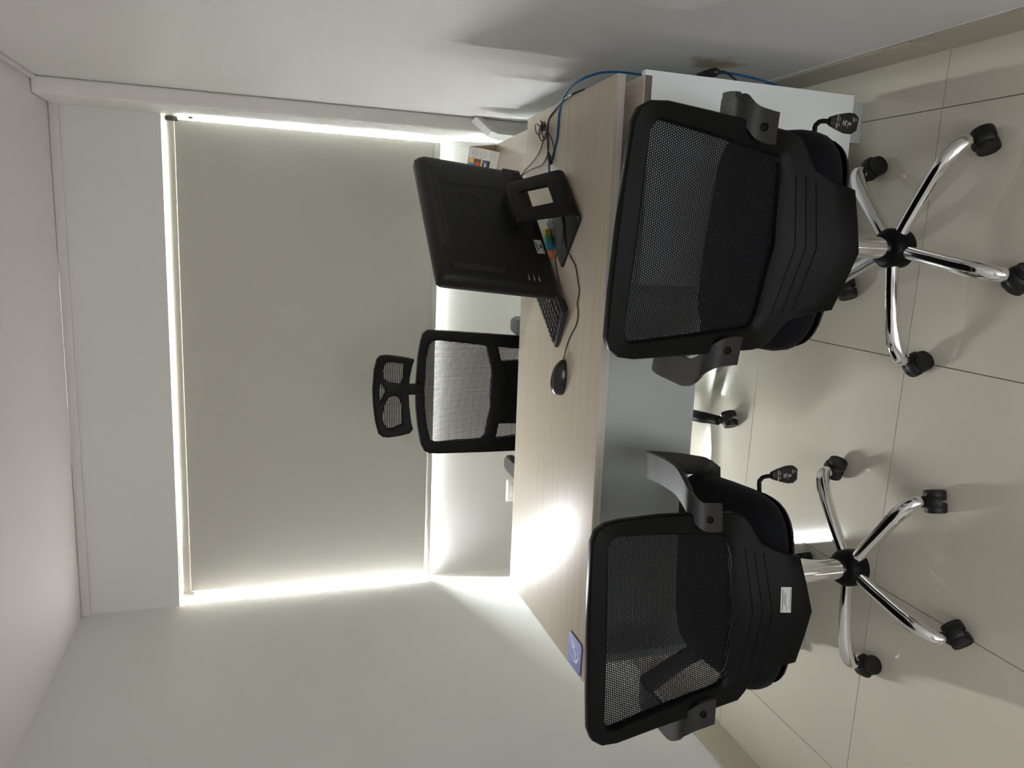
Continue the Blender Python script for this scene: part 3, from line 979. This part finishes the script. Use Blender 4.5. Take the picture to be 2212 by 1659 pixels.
for r in range(6):
    y = .052 - r * .0195 - (.006 if r == 5 else 0)
    for cidx in range(21):
        x = -.205 + .0102 + cidx * .0195
        if 14.5 < cidx < 15.5 and r in (1, 2, 3): continue
        o = kk if first else kk.copy()
        if not first: COL.objects.link(o)
        first = False
        zt = .012 + (.068 - y) * .014 / .136 + .0002
        o.parent = kb
        o.location = (x, y, zt)
        o.rotation_euler = (-slope, 0, 0)
        if r == 0 and 4 <= cidx <= 9: o.scale = (1.1, 1, 1)

# ------------------------------------------------------------------ mouse with its cable
mo_c = Vector((1.290, 0.497, HD)); MA = math.atan2(-.019, .106)
mo = thing('computer_mouse', 'black wired computer mouse on the desktop beside the keyboard', 'mouse', mo_c, MA)
loops = []
n = 28
for h, sx, sy, dx in ((0.001, .98, .98, 0), (.006, 1.0, 1.0, 0), (.014, .97, .95, -.001), (.022, .86, .84, -.003), (.029, .66, .64, -.006), (.033, .40, .38, -.008), (.0345, .12, .12, -.009)):
    l = []
    for k in range(n):
        a = 2 * PI * k / n
        c, s = math.cos(a), math.sin(a)
        w = .031 * (1 - .12 * c)
        l.append((dx + .054 * sx * c, w * sy * s, h))
    loops.append(l)
mbd = MB().loft(loops).build('mouse_body', 'mouse_black', mo, smooth=True, shade=60)
MB().lathe([(.007, -.0035), (.008, -.002), (.008, .002), (.007, .0035)], 14, (.026, 0, .020), 'y').build('scroll_wheel', 'caster_black', mo, smooth=True)
MB().tube([(.050, -.008, .012), (.035, -.014, .0215), (.010, -.020, .0255), (-.015, -.0225, .024), (-.035, -.020, .018)], .0011, n=6, smooth_path=4).build('side_trim', 'mouse_trim', mo, smooth=True)
MB().tube([(.050, .004, .013), (.040, .0045, .0195), (.018, .0045, .0275)], .0008, n=6, smooth_path=3).build('button_seam', 'caster_black', mo)


def desk_path(pix, z):
    return [on_z(x, y, z) for x, y in pix]


def world_cable(name, pts, r, material, parent, n=8, sub=5):
    mb = MB().tube(pts, r, n=n, smooth_path=sub)
    if parent is not None:
        inv = (Matrix.Translation(parent.location) @ Matrix.Rotation(parent.rotation_euler.z, 4, 'Z')).inverted()
        mb.xf(inv)
    return mb.build(name, material, parent, smooth=True)


zc = HD + .0022
p = desk_path([(1223, 770), (1225, 745), (1234, 722), (1244, 703), (1249, 680), (1247, 655), (1251, 630), (1248, 605), (1243, 575), (1233, 556)], zc)
p[0].z += .006
p.insert(0, mo_c + Vector((.048 * math.cos(MA), .048 * math.sin(MA), .010)))
p += [on_z(1224, 535, zc + .006), on_z(1219, 515, zc + .008), on_z(1218, 490, zc + .008), on_z(1213, 465, zc + .010)]
world_cable('mouse_cable', p, .0017, 'cable_black', mo)
p = [on_z(1212, 462, zc + .008), on_z(1217, 490, zc + .008), on_z(1214, 520, zc + .008), on_z(1205, 538, zc + .001), on_z(1200, 555, zc), on_z(1201, 575, zc), on_z(1206, 600, zc), on_z(1211, 625, zc + .006)]
world_cable('keyboard_cable', p, .0017, 'cable_black', kb)

# ------------------------------------------------------------------ coaster with white anchor
q = [on_z(1233.7, 1361.7, HD), on_z(1260, 1393, HD), on_z(1254.5, 1460, HD), on_z(1227.4, 1427.7, HD)]
cc = (q[0] + q[1] + q[2] + q[3]) / 4
cs = thing('coaster', 'square blue coaster with a white anchor on the desk corner', 'coaster', (cc.x, cc.y, HD), 0.0)
MB().loft([superloop(0, 0, .047, .046, 0, n=32, e=9), superloop(0, 0, .047, .046, .0030, n=32, e=9)]).build('coaster_base', 'coaster_cork', cs)
MB().loft([superloop(0, 0, .0465, .0455, .0030, n=32, e=9), superloop(0, 0, .0465, .0455, .0042, n=32, e=9)]).build('coaster_top', 'coaster_blue', cs)
an = MB()
A = Matrix.Translation((0.004, 0, .0043)) @ Matrix.Rotation(math.radians(-52), 4, 'Z')
an.tube([(0, -.026, 0), (0, .018, 0)], [.0028, .0020], n=6)
an.tube([(-.013, .013, 0), (.013, .013, 0)], .0017, n=6)
an.tube([(.0055 * math.cos(a), .0235 + .0055 * math.sin(a), 0) for a in [2 * PI * k / 14 for k in range(15)]], .0015, n=6)
an.tube([(-.022, -.008, 0), (-.018, -.018, 0), (-.010, -.025, 0), (0, -.028, 0), (.010, -.025, 0), (.018, -.018, 0), (.022, -.008, 0)], [.0008, .002, .0028, .003, .0028, .002, .0008], n=6, smooth_path=3)
an.tube([(.004, .024, 0), (.010, .012, 0), (-.006, .002, 0), (.009, -.008, 0), (-.004, -.016, 0)], .0009, n=5, smooth_path=4)
for s in (-1, 1):
    an.add([(s * .024, -.002, 0), (s * .0255, -.011, 0), (s * .0165, -.0115, 0)], [(0, 1, 2)])
an.v = [(x, y, z * .12) for x, y, z in an.v]
an.xf(A).build('anchor_print', 'coaster_print', cs)

# ------------------------------------------------------------------ desk calendar (folded card tent)
CZ = ZC + 0.0005
ca = on_z(1081.2, 326.9, CZ)          # front foot, near end
cl_dir = Vector((-.825, .565, 0)); cd_ = Vector((.565, .825, 0))
cal = thing('desk_calendar', 'folded white card desk calendar with colour pictures on the side cabinet', 'calendar', ca + cl_dir * .09 + cd_ * .030, math.atan2(cl_dir.y, cl_dir.x) + PI)
# local: x to the near end, y = -cd_ towards the viewer is -y
HL, DPT, HT, T = .085, .060, .114, .0012
def panel(y0, z0, y1, z1, name, m1):
    n = Vector((0, z1 - z0, -(y1 - y0))).normalized() * T
    vs = [(-HL, y0, z0), (HL, y0, z0), (HL, y1, z1), (-HL, y1, z1)]
    vs += [(x, y + n.y, z + n.z) for x, y, z in vs]
    return MB().add(vs, [(0, 1, 2, 3), (7, 6, 5, 4), (0, 4, 5, 1), (1, 5, 6, 2), (2, 6, 7, 3), (3, 7, 4, 0)]).build(name, m1, cal)
fp = panel(-.030, 0, 0, HT, 'front_card', 'card_white')
panel(0, HT, .030, 0, 'rear_card', 'card_inner')
panel(.030, .0, -.030, .0, 'base_card', 'card_inner')
ang = math.atan2(.030, HT)
FM = Matrix.Translation((0, -.030, 0)) @ Matrix.Rotation(-ang, 4, 'X')
LEN = math.hypot(.030, HT)
def pr(name, x0, x1, z0, z1, material, lift=.0006):
    x0 += .0185; x1 += .0185
    MB().box(x0, x1, -T * 0 - lift - .0003, -lift, z0, z1).xf(FM).build(name, material, fp)
# three small month tables down the card, near end
for i, z in enumerate((.090, .056, .022)):
    mk = MB()
    mk.box(.050, .074, -.0012, -.0008, z + .013, z + .0155)
    for r in range(5):
        for c_ in range(7):
            if (r == 0 and c_ < 2) or (r == 4 and c_ > 4): continue
            mk.box(.0475 + c_ * .0046, .0498 + c_ * .0046, -.0012, -.0008, z + .0085 - r * .0042, z + .0102 - r * .0042)
    mk.xf(FM).build('month_table', 'print_grey', fp)
pr('month_number', .0245, .0275, .100, .1035, 'print_red'); pr('month_number', .0245, .0275, .066, .0695, 'print_red'); pr('month_number', .0245, .0275, .032, .0355, 'print_orange')
pr('picture_square', .000, .020, .094, .114, 'print_yellow'); pr('picture_square', -.022, -.001, .094, .114, 'print_blue')
pr('picture_square', -.022, .020, .066, .0935, 'print_brown'); pr('picture_square', -.010, .008, .070, .088, 'print_red', .0010)
pr('picture_square', -.022, .020, .0605, .0655, 'print_yellow'); pr('picture_square', -.022, .020, .030, .060, 'print_navy')
pr('picture_square', -.015, .012, .043, .053, 'print_grey', .0010); pr('picture_square', .006, .018, .046, .060, 'print_blue', .0010)
pr('picture_square', -.020, .010, .0195, .0215, 'print_grey')
RX = Matrix.Rotation(PI / 2, 4, 'X')
text('year_print', '20', .014, 'ink_white', fp, FM @ Matrix.Translation((.0285, -.0014, .104)) @ RX)
text('year_print', '21', .014, 'ink_white', fp, FM @ Matrix.Translation((.007, -.0014, .104)) @ RX)

# ------------------------------------------------------------------ small cartons behind the stand plate
b0 = on_z(1199, 556, HD); b1 = on_z(1196, 489, HD)
dv = (b1 - b0); L = 0.085; aa = math.atan2(dv.y, dv.x)
bx = thing('small_carton', 'small rainbow printed carton with an orange end beside the computer stand', 'carton', b0 + dv.normalized() * L / 2 + Vector((-math.sin(aa), math.cos(aa), 0)) * .016, aa)
MB().box(-L / 2 + .022, L / 2, -.012, .012, 0, .024).build('carton_body', 'print_rainbow', bx, bevel=.0006)
MB().box(-L / 2, -L / 2 + .0218, -.012, .012, 0, .024).build('carton_end', 'print_orange', bx, bevel=.0006)
mk = MB()
for k in range(3): mk.box(-L / 2 + .004, -L / 2 + .018, -.0124, -.0119, .007 + k * .005, .0082 + k * .005)
mk.build('carton_print', 'ink_white', bx)
b2 = on_z(1199.5, 497, HD)
bt = thing('flash_drive_pack', 'tiny dark pack with two pale blue labels beside the rainbow carton', 'pack', (b2.x, b2.y, HD), aa)
MB().box(-.022, .022, -.006, .006, 0, .010).build('pack_body', 'print_navy', bt, bevel=.001)
MB().box(.003, .018, -.0064, -.0059, .001, .0095).build('pack_label', 'print_cyan', bt)
MB().box(-.017, -.002, -.0064, -.0059, .001, .0095).build('pack_label', 'sticker_white', bt)

# ------------------------------------------------------------------ cables at the back right of the desk
zc = HD + .003
p = [on_z(1196, 420, HD + .02), on_z(1186, 362, HD + .012), on_z(1194, 338, zc), on_z(1203, 300, zc), on_z(1206, 270, zc), on_z(1208, 245, zc), on_z(1215, 218, HD + .012), on_z(1231, 190, HD + .016)]
p += [on_x(1258, 171, 2.088), on_x(1290, 159, 2.103), on_x(1318, 155.5, 2.108), on_x(1345, 156.5, 2.106), on_x(1375, 160, 2.104), on_x(1410, 166, 2.108), on_x(1450, 172, 2.112), on_x(1490, 168, 2.125), on_x(1530, 160, 2.135),
      on_x(1570, 158, 2.138), on_x(1620, 167, 2.132), on_x(1665, 180, 2.125), on_x(1690, 190, 2.12)]
o = world_cable('network_cable', p, .0030, 'cable_blue', None)
tag(o, 'blue network cable running from the computer over the desk end', 'cable')
# black lead with its coiled bundle on the desk
bc = on_z(1181, 277, HD)
pb = thing('power_lead', 'black power lead tied in a small coil on the desk end', 'cable', (bc.x, bc.y, HD))
BM = Matrix.Translation((-bc.x, -bc.y, -HD))
def lead(name, pts, r=.0023, par=pb):
    return MB().tube(pts, r, n=8, smooth_path=5).xf(BM).build(name, 'cable_black', par, smooth=True)
def desk_or_gap(x, y, dz=.003): return on_z(x, y, HD + dz)
lead('lead_end', [on_x(1262, 193, 2.098), desk_or_gap(1240, 202, .006), desk_or_gap(1222, 213), desk_or_gap(1205, 230), desk_or_gap(1190, 250), desk_or_gap(1184, 268, .01), desk_or_gap(1183, 290, .012)], .0026)
lead('lead_end', [desk_or_gap(1180, 285, .012), desk_or_gap(1174, 300), desk_or_gap(1168, 322), desk_or_gap(1155, 345), desk_or_gap(1133, 370, .012), desk_or_gap(1119, 390, .03)], .0016)
lead('lead_end', [desk_or_gap(1183, 285, .012), desk_or_gap(1186, 310), desk_or_gap(1182, 335), desk_or_gap(1172, 355), desk_or_gap(1155, 363, .004), desk_or_gap(1135, 374, .014), desk_or_gap(1115, 392, .03)], .0016)
lead('lead_end', [desk_or_gap(1184, 285, .012), desk_or_gap(1193, 305), desk_or_gap(1196, 322), desk_or_gap(1195, 345, .005)], .0016)
for k, (ax, ay, rx, ry, rot) in enumerate(((.020, .004, .018, .009, .4), (.016, -.010, .017, .008, -.5), (.002, .022, .010, .017, .1), (-.006, -.012, .013, .007, .9))):
    pts = []
    for i in range(17):
        a = 2 * PI * i / 16
        x, y = rx * math.cos(a), ry * math.sin(a)
        x *= 1.5; y *= 1.5
        pts.append(Vector((bc.x + ax * -.6 + x * math.cos(rot) - y * math.sin(rot), bc.y + ay * 1.5 + x * math.sin(rot) + y * math.cos(rot), HD + .010 + .007 * math.sin(a + k) + .003 * k)))
    lead('lead_coil', pts, .0017)
MB().box(-.009, .009, -.006, .006, .006, .022).build('cable_tie', 'cable_black', pb, bevel=.003)
plg = lead('lead_plug', [desk_or_gap(1184, 330, .007), desk_or_gap(1186, 340, .007), desk_or_gap(1190, 352, .008)], [.004, .0068, .0062])
lead('lead_end', [desk_or_gap(1183, 290, .010), desk_or_gap(1183, 312, .006), desk_or_gap(1184, 330, .007)], .0022)

# black adapter hanging in the gap between cabinet and wall
ad = thing('power_adapter', 'black power adapter hanging between the side cabinet and the wall', 'adapter', on_x(1530, 160, 2.128))
AM = Matrix.Translation(-ad.location)
MB().tube([on_x(1500, 168, 2.120), on_x(1510, 165, 2.122), on_x(1528, 160, 2.124), on_x(1546, 156, 2.126), on_x(1555, 156, 2.127)], [.004, .0095, .0115, .0115, .005], n=10, smooth_path=3).xf(AM).build('adapter_body', 'cable_black', ad, smooth=True)
MB().tube([on_x(1553, 155, 2.127), on_x(1565, 155, 2.130), on_x(1580, 165, 2.122), on_x(1603, 184, 2.112)], .0028, n=8, smooth_path=4).xf(AM).build('adapter_lead', 'cable_black', ad, smooth=True)

bpy.context.view_layer.update()
